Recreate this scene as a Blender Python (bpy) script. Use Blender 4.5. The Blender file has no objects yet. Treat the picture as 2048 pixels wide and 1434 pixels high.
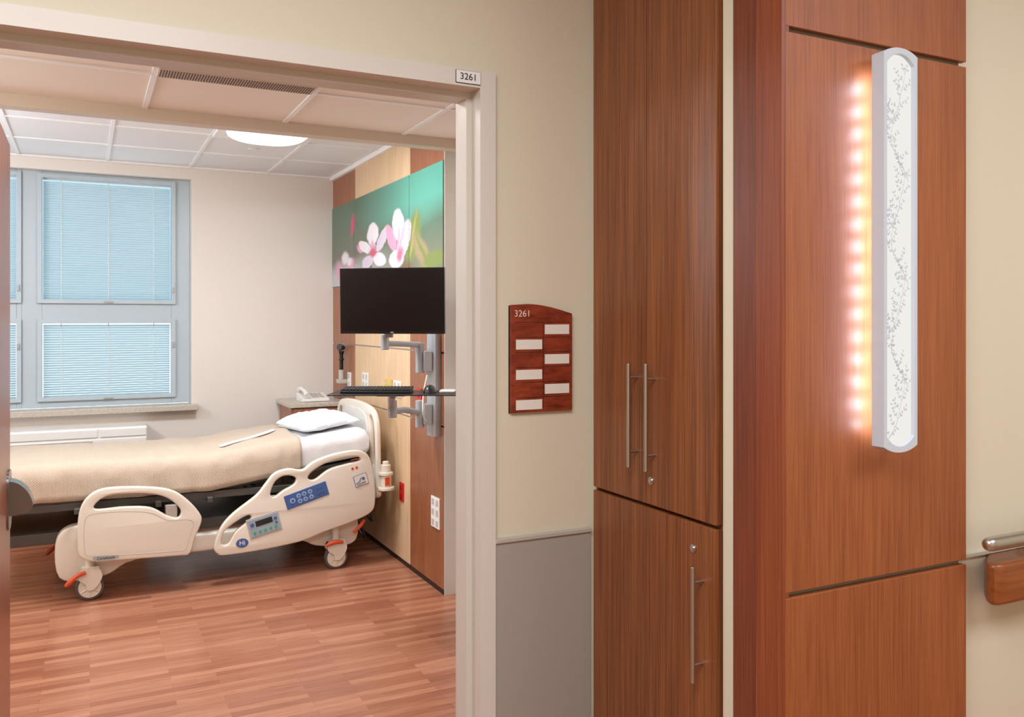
import bpy, bmesh, math, random
from mathutils import Vector, Matrix, noise
from mathutils.geometry import tessellate_polygon
random.seed(7)
S = bpy.context.scene
COL = S.collection
H = 1.5

# ------------------------------------------------------------------ materials
def lin(c):
    r = []
    for v in c:
        v = v / 255.0
        r.append(v / 12.92 if v <= 0.04045 else ((v + 0.055) / 1.055) ** 2.4)
    return (r[0], r[1], r[2], 1.0)

def newmat(name):
    m = bpy.data.materials.new(name)
    m.use_nodes = True
    nt = m.node_tree
    return m, nt, nt.nodes["Principled BSDF"]

def mat(name, col, rough=0.5, metal=0.0, em=None, es=0.0, nscale=0, nbump=0.0, nvar=0.0, coat=0.0):
    m, nt, b = newmat(name)
    b.inputs["Base Color"].default_value = lin(col)
    b.inputs["Roughness"].default_value = rough
    b.inputs["Metallic"].default_value = metal
    b.inputs["Coat Weight"].default_value = coat
    if em is not None:
        b.inputs["Emission Color"].default_value = lin(em)
        b.inputs["Emission Strength"].default_value = es
    if nscale:
        tc = nt.nodes.new("ShaderNodeTexCoord")
        n = nt.nodes.new("ShaderNodeTexNoise")
        n.inputs["Scale"].default_value = nscale
        n.inputs["Detail"].default_value = 3
        nt.links.new(tc.outputs["Object"], n.inputs["Vector"])
        if nbump:
            bp = nt.nodes.new("ShaderNodeBump")
            bp.inputs["Strength"].default_value = nbump
            bp.inputs["Distance"].default_value = 0.002
            nt.links.new(n.outputs["Fac"], bp.inputs["Height"])
            nt.links.new(bp.outputs["Normal"], b.inputs["Normal"])
        if nvar:
            r = nt.nodes.new("ShaderNodeValToRGB")
            r.color_ramp.elements[0].position = 0.3
            r.color_ramp.elements[1].position = 0.7
            r.color_ramp.elements[0].color = lin([max(0, v * (1 - nvar)) for v in col])
            r.color_ramp.elements[1].color = lin([min(255, v * (1 + nvar)) for v in col])
            nt.links.new(n.outputs["Fac"], r.inputs["Fac"])
            nt.links.new(r.outputs["Color"], b.inputs["Base Color"])
    return m

def wood(name, dark, light, rough=0.35, fine=90, broad=9, along=1.2, axis='Z', spec=0.5):
    m, nt, b = newmat(name)
    tc = nt.nodes.new("ShaderNodeTexCoord")
    def nz(across, al, detail, dist):
        mp = nt.nodes.new("ShaderNodeMapping")
        sc = [across, across, across]
        sc['XYZ'.index(axis)] = al
        mp.inputs["Scale"].default_value = sc
        n = nt.nodes.new("ShaderNodeTexNoise")
        n.inputs["Scale"].default_value = 1.0
        n.inputs["Detail"].default_value = detail
        n.inputs["Roughness"].default_value = 0.65
        n.inputs["Distortion"].default_value = dist
        nt.links.new(tc.outputs["Object"], mp.inputs["Vector"])
        nt.links.new(mp.outputs["Vector"], n.inputs["Vector"])
        return n
    a = nz(fine, along * 3.0, 7, 0.15)
    c = nz(broad, along * 0.6, 3, 0.8)
    mx = nt.nodes.new("ShaderNodeMix")
    mx.inputs[0].default_value = 0.3
    nt.links.new(a.outputs["Fac"], mx.inputs[2])
    nt.links.new(c.outputs["Fac"], mx.inputs[3])
    r = nt.nodes.new("ShaderNodeValToRGB")
    r.color_ramp.elements[0].position = 0.37
    r.color_ramp.elements[1].position = 0.63
    r.color_ramp.elements[0].color = lin(dark)
    r.color_ramp.elements[1].color = lin(light)
    nt.links.new(mx.outputs[0], r.inputs["Fac"])
    nt.links.new(r.outputs["Color"], b.inputs["Base Color"])
    b.inputs["Roughness"].default_value = rough
    b.inputs["Specular IOR Level"].default_value = spec
    return m

M_wall = mat("cream_paint", (215, 207, 184), 0.6, nscale=300, nbump=0.08)
M_wallroom = mat("room_paint", (224, 216, 208), 0.65, nscale=300, nbump=0.08)
M_wains = mat("taupe_wainscot", (163, 156, 147), 0.45, nscale=400, nbump=0.1)
M_frame = mat("door_frame_paint", (214, 208, 197), 0.4)
M_band = mat("bulkhead_paint", (206, 190, 172), 0.5)
M_tile = mat("ceiling_tile", (238, 228, 217), 0.8, nscale=500, nbump=0.35, nvar=0.03)
M_tile2 = mat("ceiling_tile_cool", (232, 233, 235), 0.8, nscale=500, nbump=0.35, nvar=0.03)
M_grid = mat("ceiling_grid", (240, 239, 238), 0.5)
M_white = mat("white_plastic", (232, 230, 226), 0.35)
M_winframe = mat("window_frame_paint", (176, 189, 197), 0.4)
M_black = mat("black_plastic", (14, 14, 15), 0.35)
M_screen = mat("black_screen", (6, 6, 7), 0.28)
M_gap = mat("shadow_gap", (20, 12, 8), 0.8)
M_steel = mat("brushed_steel", (196, 193, 188), 0.28, metal=1.0)
M_steeld = mat("dark_steel", (140, 138, 136), 0.3, metal=1.0)
M_alu = mat("aluminium_trim", (190, 190, 192), 0.35, metal=0.6)
M_bed = mat("beige_bed_plastic", (222, 212, 197), 0.35)
M_beddark = mat("warm_grey_plastic", (186, 178, 168), 0.4)
M_under = mat("dark_metal_deck", (84, 80, 76), 0.5, metal=0.4)
M_blue = mat("blue_panel", (66, 96, 150), 0.3)
M_bluel = mat("blue_button", (150, 175, 210), 0.3)
M_green = mat("green_led", (60, 170, 110), 0.3)
M_orange = mat("orange_pedal", (206, 74, 34), 0.4)
M_tyre = mat("grey_tyre", (84, 80, 76), 0.5)
M_sheet = mat("white_sheet", (230, 227, 227), 0.8, nscale=60, nbump=0.25)
M_pillow = mat("pillow_case", (224, 231, 240), 0.8, nscale=30, nbump=0.5)
M_armgrey = mat("arm_grey", (168, 171, 174), 0.35, metal=0.3)
M_red = mat("red_outlet", (190, 28, 26), 0.35)
M_yellow = mat("yellow_outlet", (222, 180, 50), 0.4)
M_granite = mat("granite", (182, 172, 160), 0.3, nscale=220, nvar=0.22)
M_text = mat("black_text", (15, 15, 15), 0.5)
M_textw = mat("white_text", (240, 236, 228), 0.5)
M_slot = mat("label_insert", (228, 222, 210), 0.4)
M_sconce = mat("sconce_metal", (196, 206, 216), 0.35)
M_rubber = mat("grey_seam", (150, 140, 124), 0.5)

W_cab = wood("walnut_laminate", (98, 52, 25), (154, 92, 49), 0.42, fine=260, broad=18, along=1.0)
W_panel = wood("cherry_laminate", (130, 68, 33), (162, 93, 49), 0.48, fine=220, broad=9, along=1.6)
W_col = wood("cherry_trim", (112, 50, 25), (146, 75, 41), 0.45, fine=220, broad=10, along=1.0)
W_cold = wood("cherry_dark", (94, 42, 23), (126, 63, 36), .45, fine=220, broad=10)
W_door = wood("door_veneer", (112, 50, 26), (154, 80, 44), 0.3, fine=150, broad=8)
W_hdark = wood("headwall_cherry", (130, 76, 48), (170, 110, 77), 0.35, fine=140, broad=10)
W_hmaple = wood("headwall_maple", (204, 168, 128), (226, 195, 157), 0.35, fine=110, broad=7)
W_hbrown = wood("headwall_walnut", (118, 68, 41), (160, 100, 66), 0.35, fine=140, broad=12)
W_sign = wood("sign_rosewood", (100, 34, 20), (156, 66, 38), 0.3, fine=60, broad=14, along=6, axis='X')
W_base = wood("orange_wood", (160, 100, 60), (200, 132, 84), 0.4, axis='X')
W_rail = wood("bumper_oak", (122, 64, 27), (152, 84, 40), 0.32, axis='X')

def floor_mat():
    m, nt, b = newmat("wood_plank_floor")
    tc = nt.nodes.new("ShaderNodeTexCoord")
    br = nt.nodes.new("ShaderNodeTexBrick")
    br.offset = 0.37
    br.inputs["Scale"].default_value = 1.0
    br.inputs["Brick Width"].default_value = 0.48
    br.inputs["Row Height"].default_value = 0.042
    br.inputs["Mortar Size"].default_value = 0.0004
    br.inputs["Mortar Smooth"].default_value = 0.1
    br.inputs["Color1"].default_value = lin((184, 127, 99))
    br.inputs["Color2"].default_value = lin((148, 91, 67))
    br.inputs["Mortar"].default_value = lin((122, 70, 50))
    nt.links.new(tc.outputs["Object"], br.inputs["Vector"])
    mp = nt.nodes.new("ShaderNodeMapping")
    mp.inputs["Scale"].default_value = (7.0, 170, 1)
    n = nt.nodes.new("ShaderNodeTexNoise")
    n.inputs["Scale"].default_value = 1.0
    n.inputs["Detail"].default_value = 6
    n.inputs["Distortion"].default_value = 0.4
    nt.links.new(tc.outputs["Object"], mp.inputs["Vector"])
    nt.links.new(mp.outputs["Vector"], n.inputs["Vector"])
    r = nt.nodes.new("ShaderNodeValToRGB")
    r.color_ramp.elements[0].position = 0.3
    r.color_ramp.elements[1].position = 0.7
    r.color_ramp.elements[0].color = (0.74, 0.70, 0.67, 1)
    r.color_ramp.elements[1].color = (1.1, 1.1, 1.1, 1)
    nt.links.new(n.outputs["Fac"], r.inputs["Fac"])
    mx = nt.nodes.new("ShaderNodeMix")
    mx.data_type = 'RGBA'
    mx.blend_type = 'MULTIPLY'
    mx.inputs[0].default_value = 1.0
    nt.links.new(br.outputs["Color"], mx.inputs[6])
    nt.links.new(r.outputs["Color"], mx.inputs[7])
    nt.links.new(mx.outputs[2], b.inputs["Base Color"])
    b.inputs["Roughness"].default_value = 0.26
    return m
M_floor = floor_mat()

def blanket_mat():
    m, nt, b = newmat("woven_blanket")
    b.inputs["Roughness"].default_value = 0.9
    tc = nt.nodes.new("ShaderNodeTexCoord")
    w1 = nt.nodes.new("ShaderNodeTexWave"); w1.bands_direction = 'X'
    w2 = nt.nodes.new("ShaderNodeTexWave"); w2.bands_direction = 'DIAGONAL'
    for w in (w1, w2):
        w.inputs["Scale"].default_value = 50
        w.inputs["Distortion"].default_value = 1.5
        nt.links.new(tc.outputs["Object"], w.inputs["Vector"])
    mu = nt.nodes.new("ShaderNodeMath"); mu.operation = 'MULTIPLY'
    nt.links.new(w1.outputs["Fac"], mu.inputs[0]); nt.links.new(w2.outputs["Fac"], mu.inputs[1])
    bp = nt.nodes.new("ShaderNodeBump"); bp.inputs["Strength"].default_value = 0.6
    bp.inputs["Distance"].default_value = 0.003
    nt.links.new(mu.outputs[0], bp.inputs["Height"]); nt.links.new(bp.outputs["Normal"], b.inputs["Normal"])
    r = nt.nodes.new("ShaderNodeValToRGB")
    r.color_ramp.elements[0].color = lin((194, 174, 154))
    r.color_ramp.elements[1].color = lin((216, 200, 181))
    nt.links.new(mu.outputs[0], r.inputs["Fac"]); nt.links.new(r.outputs["Color"], b.inputs["Base Color"])
    return m
M_blanket = blanket_mat()

def mural_mat():
    m, nt, b = newmat("mural_glass_print")
    b.inputs["Roughness"].default_value = 0.15
    L = nt.links.new
    g = nt.nodes.new("ShaderNodeNewGeometry")
    mp = nt.nodes.new("ShaderNodeMapping")
    mp.inputs["Location"].default_value = (0, -4.33 / 2.32, -1.76 / 0.605)
    mp.inputs["Scale"].default_value = (1, 1 / 2.32, 1 / 0.605)
    L(g.outputs["Position"], mp.inputs["Vector"])
    sp = nt.nodes.new("ShaderNodeSeparateXYZ"); L(mp.outputs["Vector"], sp.inputs[0])
    n = nt.nodes.new("ShaderNodeTexNoise"); n.inputs["Scale"].default_value = 2.2; n.inputs["Detail"].default_value = 1
    L(mp.outputs["Vector"], n.inputs["Vector"])
    ad = nt.nodes.new("ShaderNodeMath"); ad.operation = 'MULTIPLY_ADD'; ad.inputs[1].default_value = 0.5
    L(n.outputs["Fac"], ad.inputs[0]); L(sp.outputs["Z"], ad.inputs[2])
    def ramp(stops):
        r = nt.nodes.new("ShaderNodeValToRGB"); e = r.color_ramp.elements
        e[0].position = stops[0][0]; e[0].color = lin(stops[0][1]); e[1].position = stops[-1][0]; e[1].color = lin(stops[-1][1])
        for (q, c) in stops[1:-1]:
            x = e.new(q); x.color = lin(c)
        L(ad.outputs[0], r.inputs["Fac"]); return r
    tp = ramp([(0.25, (116, 118, 94)), (0.75, (82, 110, 90)), (1.0, (86, 162, 144))])
    lf = ramp([(0.25, (184, 192, 190)), (0.6, (94, 96, 80)), (0.95, (66, 106, 86))])
    f = nt.nodes.new("ShaderNodeValToRGB")
    f.color_ramp.elements[0].position = 0.25; f.color_ramp.elements[1].position = 0.7
    L(sp.outputs["Y"], f.inputs["Fac"])
    mx = nt.nodes.new("ShaderNodeMix"); mx.data_type = 'RGBA'
    L(f.outputs["Color"], mx.inputs[0]); L(tp.outputs["Color"], mx.inputs[6]); L(lf.outputs["Color"], mx.inputs[7])
    cur = mx.outputs[2]
    K = 3.15
    s2 = nt.nodes.new("ShaderNodeSeparateXYZ"); L(g.outputs["Position"], s2.inputs[0])
    dv = nt.nodes.new("ShaderNodeMath"); dv.operation = 'MULTIPLY'; dv.inputs[1].default_value = -1/K; L(s2.outputs["Y"], dv.inputs[0])
    cb = nt.nodes.new("ShaderNodeCombineXYZ"); L(dv.outputs[0], cb.inputs[0]); L(s2.outputs["Z"], cb.inputs[1])
    nn = nt.nodes.new("ShaderNodeTexNoise"); nn.inputs["Scale"].default_value = 22; L(cb.outputs[0], nn.inputs["Vector"])
    vm = nt.nodes.new("ShaderNodeVectorMath"); vm.operation = 'MULTIPLY_ADD'
    vm.inputs[1].default_value = (0.016, 0.016, 0)
    L(nn.outputs["Color"], vm.inputs[0]); L(cb.outputs[0], vm.inputs[2])
    def ell(Y, Z, rx, ry, ang, col, soft, op=1.0):
        nonlocal cur
        q = nt.nodes.new("ShaderNodeMapping"); q.vector_type = 'TEXTURE'
        q.inputs["Location"].default_value = (-Y/K + .008, Z + .008, 0)
        q.inputs["Rotation"].default_value = (0, 0, math.radians(ang))
        q.inputs["Scale"].default_value = (rx, ry, 1)
        L(vm.outputs[0], q.inputs["Vector"])
        ln = nt.nodes.new("ShaderNodeVectorMath"); ln.operation = 'LENGTH'; L(q.outputs[0], ln.inputs[0])
        mr = nt.nodes.new("ShaderNodeMapRange"); mr.interpolation_type = 'SMOOTHSTEP'
        mr.inputs[1].default_value = 1 + soft; mr.inputs[2].default_value = 1 - soft
        mr.inputs[3].default_value = 0; mr.inputs[4].default_value = op
        L(ln.outputs["Value"], mr.inputs[0])
        k = nt.nodes.new("ShaderNodeMix"); k.data_type = 'RGBA'
        L(mr.outputs[0], k.inputs[0]); L(cur, k.inputs[6]); k.inputs[7].default_value = lin(col)
        cur = k.outputs[2]
    W = (234, 226, 234); W2 = (210, 198, 214); P = (206, 60, 108); PL = (222, 156, 186)
    G = (112, 128, 62); G2 = (156, 150, 88); BR = (96, 66, 50)
    ell(6.30, 1.84, .10, .06, 0, (206, 198, 208), .9, .8)
    ell(6.07, 2.19, .017, .075, -5, (186, 60, 96), .3)
    ell(6.42, 1.87, .03, .07, 10, PL, .6); ell(6.275, 1.96, .03, .045, 0, W, .4); ell(6.14, 1.90, .028, .05, -20, PL, .4)
    ell(6.16, 1.93, .02, .03, 0, W, .4); ell(5.88, 2.01, .022, .038, 15, PL, .25); ell(5.90, 2.03, .012, .02, 15, P, .4)
    ell(5.62, 1.82, .008, .09, 5, BR, .4)
    ell(4.80, 1.99, .036, .15, -8, G, .3); ell(4.80, 1.99, .006, .14, -8, G2, .6)
    ell(4.66, 1.90, .032, .12, 18, (150, 132, 96), .35); ell(4.64, 1.90, .008, .10, 18, G, .6)
    ell(4.45, 1.84, .055, .045, 30, G, .4); ell(4.95, 1.80, .05, .06, 0, (112, 86, 62), .6)
    ell(5.59, 2.08, .040, .075, 0, W, .12); ell(5.38, 2.03, .028, .083, -24, W2, .12); ell(5.78, 2.01, .030, .058, 40, W, .12)
    ell(5.71, 1.90, .036, .048, -40, W2, .12); ell(5.44, 1.90, .038, .052, 35, W, .12)
    for a in (-50, -25, 0, 25, 50): ell(5.59 + a*.0014, 1.995, .0035, .045, -a*.5, (226, 190, 206), .4, .9)
    ell(5.59, 1.99, .012, .05, 0, PL, .5, .7); ell(5.58, 1.955, .022, .028, 0, P, .5, .95)
    ell(5.20, 2.02, .026, .092, 14, PL, .15); ell(5.065, 2.09, .034, .102, 4, W, .12); ell(4.96, 1.985, .034, .12, -12, W2, .12)
    ell(5.10, 1.88, .044, .058, 0, W, .15); ell(5.06, 2.0, .006, .09, -4, PL, .5, .8); ell(5.0, 2.0, .005, .09, -12, PL, .5, .8); ell(5.03, 1.90, .018, .045, -8, P, .6, .85)
    L(cur, b.inputs["Base Color"])
    return m
M_mural = mural_mat()

def mixmat(name, A, B, fac, ca, cb, rough=None):
    m = bpy.data.materials.new(name); m.use_nodes = True
    nt = m.node_tree; nt.nodes.clear()
    o = nt.nodes.new("ShaderNodeOutputMaterial"); mx = nt.nodes.new("ShaderNodeMixShader")
    t = nt.nodes.new(A); g = nt.nodes.new(B)
    t.inputs["Color"].default_value = lin(ca); g.inputs["Color"].default_value = lin(cb)
    if rough: g.inputs["Roughness"].default_value = rough
    mx.inputs[0].default_value = fac
    nt.links.new(t.outputs[0], mx.inputs[1]); nt.links.new(g.outputs[0], mx.inputs[2]); nt.links.new(mx.outputs[0], o.inputs[0])
    return m
M_glass = mixmat("window_glass", "ShaderNodeBsdfTransparent", "ShaderNodeBsdfGlossy", .004, (246,250,252), (255,255,255), .3)
M_slat = mixmat("blind_slats", "ShaderNodeBsdfTranslucent", "ShaderNodeBsdfDiffuse", .5, (228,236,238), (228,234,236))

def emis(name, col, st):
    m = bpy.data.materials.new(name); m.use_nodes = True
    nt = m.node_tree; nt.nodes.clear()
    o = nt.nodes.new("ShaderNodeOutputMaterial"); e = nt.nodes.new("ShaderNodeEmission")
    e.inputs[0].default_value = lin(col); e.inputs[1].default_value = st
    nt.links.new(e.outputs[0], o.inputs[0])
    return m

def lens_mat():
    """curved diffuser: shading put into the emission by height, rim dimmer than the bottom"""
    m = emis("ceiling_light_lens", (246, 251, 255), 2)
    nt = m.node_tree
    e = [n for n in nt.nodes if n.type == 'EMISSION'][0]
    g = nt.nodes.new("ShaderNodeNewGeometry"); sp = nt.nodes.new("ShaderNodeSeparateXYZ")
    mr = nt.nodes.new("ShaderNodeMapRange")
    mr.inputs[1].default_value = 2.604; mr.inputs[2].default_value = 2.545
    mr.inputs[3].default_value = 0.75; mr.inputs[4].default_value = 2.4
    nt.links.new(g.outputs["Position"], sp.inputs[0]); nt.links.new(sp.outputs["Z"], mr.inputs[0]); nt.links.new(mr.outputs[0], e.inputs[1])
    return m
M_lens = lens_mat()
M_sclens = emis("sconce_lens", (255, 252, 246), 0.88)

def led_mat():
    m = emis("led_strip", (222, 232, 255), 12)
    nt = m.node_tree
    e = [n for n in nt.nodes if n.type == 'EMISSION'][0]
    g = nt.nodes.new("ShaderNodeNewGeometry"); sp = nt.nodes.new("ShaderNodeSeparateXYZ")
    a = nt.nodes.new("ShaderNodeMath"); a.operation = 'MULTIPLY'; a.inputs[1].default_value = 2 * math.pi / 0.050
    s = nt.nodes.new("ShaderNodeMath"); s.operation = 'SINE'
    k = nt.nodes.new("ShaderNodeMath"); k.operation = 'MULTIPLY_ADD'; k.inputs[1].default_value = 62; k.inputs[2].default_value = 64
    nt.links.new(g.outputs["Position"], sp.inputs[0]); nt.links.new(sp.outputs["Z"], a.inputs[0])
    nt.links.new(a.outputs[0], s.inputs[0]); nt.links.new(s.outputs[0], k.inputs[0]); nt.links.new(k.outputs[0], e.inputs[1])
    return m
M_led = led_mat()

# ------------------------------------------------------------------ builders
def inv(p):
    return Matrix.Translation(p.location).inverted()

def catmull(pts, n, closed=True):
    out = []
    N = len(pts); pts = [Vector(p) for p in pts]
    rng = N if closed else N - 1
    for i in range(rng):
        if closed: p0, p1, p2, p3 = pts[(i-1)%N], pts[i], pts[(i+1)%N], pts[(i+2)%N]
        else: p0, p1, p2, p3 = pts[max(i-1,0)], pts[i], pts[i+1], pts[min(i+2,N-1)]
        for k in range(n):
            t = k / n
            out.append(0.5 * ((2*p1) + (p2-p0)*t + (2*p0-5*p1+4*p2-p3)*t*t + (-p0+3*p1-3*p2+p3)*t**3))
    if not closed: out.append(pts[-1])
    return [tuple(p) for p in out]

def offset_loop(l, d, hole):
    A = sum(l[i][0]*l[(i+1)%len(l)][1] - l[(i+1)%len(l)][0]*l[i][1] for i in range(len(l)))
    sg = (1 if A > 0 else -1) * (-1 if hole else 1)
    out = []
    n = len(l)
    for i in range(n):
        t = Vector((l[(i+1)%n][0]-l[i-1][0], l[(i+1)%n][1]-l[i-1][1]))
        if t.length < 1e-9: out.append(l[i]); continue
        t.normalize()
        out.append((l[i][0] - t.y*sg*d, l[i][1] + t.x*sg*d))
    return out

class Part:
    def __init__(s): s.bm = bmesh.new()
    def box(s, x0, x1, y0, y1, z0, z1, M=None):
        vs = [s.bm.verts.new(Vector(p)) for p in
              [(x0,y0,z0),(x1,y0,z0),(x1,y1,z0),(x0,y1,z0),(x0,y0,z1),(x1,y0,z1),(x1,y1,z1),(x0,y1,z1)]]
        for f in [(0,3,2,1),(4,5,6,7),(0,1,5,4),(1,2,6,5),(2,3,7,6),(3,0,4,7)]:
            s.bm.faces.new([vs[i] for i in f])
        if M is not None:
            for v in vs: v.co = M @ v.co
        return s
    def cyl(s, p0, p1, r, r2=None, seg=24):
        p0 = Vector(p0); p1 = Vector(p1); r2 = r if r2 is None else r2
        d = (p1 - p0).normalized()
        a = d.orthogonal().normalized(); b = d.cross(a)
        A = []; B = []
        for i in range(seg):
            t = 2 * math.pi * i / seg
            o = a * math.cos(t) + b * math.sin(t)
            A.append(s.bm.verts.new(p0 + o * r)); B.append(s.bm.verts.new(p1 + o * r2))
        for i in range(seg):
            j = (i + 1) % seg
            s.bm.faces.new([A[i], A[j], B[j], B[i]])
        s.bm.faces.new(A[::-1]); s.bm.faces.new(B)
        return s
    def tube(s, pts, r, seg=10, smooth=0):
        pts = [Vector(p) for p in pts]
        m = len(pts)
        if smooth: pts = [Vector(p) for p in catmull(pts, smooth, False)]
        n = len(pts)
        T = []
        for i in range(n):
            d = pts[min(i + 1, n - 1)] - pts[max(i - 1, 0)]
            T.append(d.normalized())
        a = T[0].orthogonal().normalized()
        rings = []
        for i in range(n):
            a = (a - T[i] * a.dot(T[i])).normalized()
            b = T[i].cross(a)
            if isinstance(r, (list, tuple)):
                f = i / (n - 1) * (m - 1); k0 = min(int(f), m - 2); rr = r[k0] + (r[k0+1] - r[k0]) * (f - k0)
            else: rr = r
            rings.append([s.bm.verts.new(pts[i] + (a * math.cos(2*math.pi*k/seg) + b * math.sin(2*math.pi*k/seg)) * rr) for k in range(seg)])
        for i in range(n - 1):
            for k in range(seg):
                l = (k + 1) % seg
                s.bm.faces.new([rings[i][k], rings[i][l], rings[i+1][l], rings[i+1][k]])
        s.bm.faces.new(rings[0][::-1]); s.bm.faces.new(rings[-1])
        return s
    def plate(s, outline, holes, f, d0, d1, r=0):
        loops = [list(outline)] + [list(h) for h in holes]
        if r:
            prof = [(r*(1-math.sin(a)), d0 + r*(1-math.cos(a))) for a in (0, math.pi/6, math.pi/3, math.pi/2)]
            prof += [(i, d1 - (d - d0)) for (i, d) in reversed(prof)]
        else: prof = [(0, d0), (0, d1)]
        levels = []
        for (i, d) in prof:
            lv = []
            for li, l in enumerate(loops):
                q = offset_loop(l, i, li > 0) if i > 1e-7 else l
                lv.append([s.bm.verts.new(Vector(f(p[0], p[1], d))) for p in q])
            levels.append(lv)
        capl = [offset_loop(l, prof[0][0], li > 0) if r else l for li, l in enumerate(loops)]
        tri = tessellate_polygon([[Vector((p[0], p[1], 0)) for p in l] for l in capl])
        V0 = [v for l in levels[0] for v in l]; V1 = [v for l in levels[-1] for v in l]
        for t in tri:
            try:
                s.bm.faces.new([V0[i] for i in t]); s.bm.faces.new([V1[i] for i in reversed(t)])
            except ValueError: pass
        for a in range(len(levels)-1):
            for li in range(len(loops)):
                A = levels[a][li]; B = levels[a+1][li]; n = len(A)
                for i in range(n):
                    j = (i+1) % n
                    s.bm.faces.new([A[i], A[j], B[j], B[i]])
        return s
    def split(s, name, m, parent=None, bevel=0, **kw):
        seen = set(); res = []
        for v0 in list(s.bm.verts):
            if v0 in seen: continue
            stack = [v0]; isl = []; seen.add(v0)
            while stack:
                v = stack.pop(); isl.append(v)
                for e in v.link_edges:
                    o = e.other_vert(v)
                    if o not in seen: seen.add(o); stack.append(o)
            q = Part(); mp = {v: q.bm.verts.new(v.co) for v in isl}
            fs = set(f for v in isl for f in v.link_faces)
            for f in fs: q.bm.faces.new([mp[v] for v in f.verts])
            res.append(q.done(name, m, parent, bevel, **kw))
        s.bm.free()
        return res
    def done(s, name, m, parent=None, bevel=0, seg=2, angle=35, label=None, xf=None):
        bmesh.ops.recalc_face_normals(s.bm, faces=s.bm.faces)
        if xf is not None:
            for v in s.bm.verts: v.co = xf @ v.co
        xs = [v.co for v in s.bm.verts]
        mn = Vector([min(c[i] for c in xs) for i in range(3)]); mxx = Vector([max(c[i] for c in xs) for i in range(3)])
        c = (mn + mxx) / 2
        for v in s.bm.verts: v.co -= c
        me = bpy.data.meshes.new(name)
        s.bm.to_mesh(me); s.bm.free()
        for p in me.polygons: p.use_smooth = True
        me.set_sharp_from_angle(angle=math.radians(angle))
        me.materials.append(m)
        ob = bpy.data.objects.new(name, me)
        ob.location = c
        COL.objects.link(ob)
        if parent is not None:
            ob.parent = parent
            ob.matrix_parent_inverse = inv(parent)
        if bevel:
            b = ob.modifiers.new("bevel", 'BEVEL'); b.width = bevel; b.segments = seg
            b.limit_method = 'ANGLE'; b.angle_limit = math.radians(40); b.harden_normals = True
        if label: ob["label"] = label
        return ob

XZ = lambda a, b, d: (a, d, b)
YZ = lambda a, b, d: (d, a, b)
XY = lambda a, b, d: (a, b, d)
def rect(x0, x1, y0, y1): return [(x0,y0),(x1,y0),(x1,y1),(x0,y1)]

def box(name, x0, x1, y0, y1, z0, z1, m, parent=None, bevel=0, label=None):
    return Part().box(x0, x1, y0, y1, z0, z1).done(name, m, parent, bevel, label=label)

def root(name, loc, label, cat, group=None):
    e = bpy.data.objects.new(name, None)
    e.empty_display_size = 0.1
    e.location = loc
    COL.objects.link(e)
    if label: e["label"] = label; e["category"] = cat
    if group: e["group"] = group
    return e

def top(ob, label, cat, group=None):
    ob["label"] = label; ob["category"] = cat
    if group: ob["group"] = group
    return ob

def struct(ob):
    ob["kind"] = "structure"; return ob

def text(name, body, size, loc, m, parent, rot=(math.pi/2, 0, 0), ext=0.0004, align='CENTER', off=0.0):
    cu = bpy.data.curves.new(name, 'FONT'); cu.body = body; cu.size = size; cu.extrude = ext; cu.offset = off
    cu.align_x = align; cu.align_y = 'CENTER'
    t = bpy.data.objects.new("tmp", cu); COL.objects.link(t)
    bpy.context.view_layer.update()
    me = bpy.data.meshes.new_from_object(t.evaluated_get(bpy.context.evaluated_depsgraph_get()))
    bpy.data.objects.remove(t)
    me.materials.clear(); me.materials.append(m)
    ob = bpy.data.objects.new(name, me); ob.location = loc; ob.rotation_euler = rot
    COL.objects.link(ob)
    if parent:
        ob.parent = parent; ob.matrix_parent_inverse = inv(parent)
    return ob

# ------------------------------------------------------------------ room shell
YN = 6.65; XH = 1.75; ZC = 2.62
struct(box("floor", -3.1, 4.1, -1.9, 6.85, -0.1, 0, M_floor))
p = Part(); p.box(-3.0, -0.30, 2.10, 2.245, 0, 2.8); p.box(0.96, 1.93, 2.10, 2.245, 0, 2.8); p.box(-0.30, 0.96, 2.10, 2.245, 2.14, 2.8)
struct(p.done("wall_front", M_wall))
struct(box("wall_right", 1.312, 4.0, 1.36, 1.54, 0, 2.8, M_wall))
struct(box("wall_east", 4.0, 4.1, -1.8, 1.54, 0, 2.8, M_wall))
struct(box("wall_west", -3.1, -3.0, -1.8, 2.1, 0, 2.8, M_wall))
struct(box("wall_south", -3.1, 4.1, -1.9, -1.8, 0, 2.8, M_wall))
struct(box("ceiling", -3.1, 4.1, -1.9, 2.10, 2.8, 2.9, M_tile2))
struct(box("wall_headside", 1.83, 1.93, 2.245, YN, 0, 2.8, M_wallroom))
struct(box("wall_bathside", -2.4, -2.3, 2.245, YN, 0, 2.8, M_wallroom))
p = Part(); p.box(0.70, 1.93, YN, YN+.2, 0, 2.8); p.box(-2.4, -1.45, YN, YN+.2, 0, 2.8)
p.box(-1.45, 0.70, YN, YN+.2, 0, 0.84); p.box(-1.45, 0.70, YN, YN+.2, 2.53, 2.8)
struct(p.done("wall_north", M_wallroom))
struct(box("ceiling", -2.4, 1.93, 4.27, YN, ZC, ZC+.1, M_tile2))
struct(box("ceiling", -2.4, 1.93, 2.245, 4.20, 2.46, 2.56, M_tile))
struct(box("trim_7", -2.3, 1.83, 4.19, 4.27, 2.408, 2.72, M_band))
p = Part()
for x in (-2.03, -1.49, -0.945, -0.4, 0.145, 0.69, 1.245): p.box(x-.010, x+.010, 4.3, YN, ZC-.006, ZC)
for y in (4.82, 5.42, 6.02): p.box(-2.3, 1.83, y-.010, y+.010, ZC-.0065, ZC)
p.box(-2.3, XH, YN-.02, YN, ZC-.012, ZC)
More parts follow.
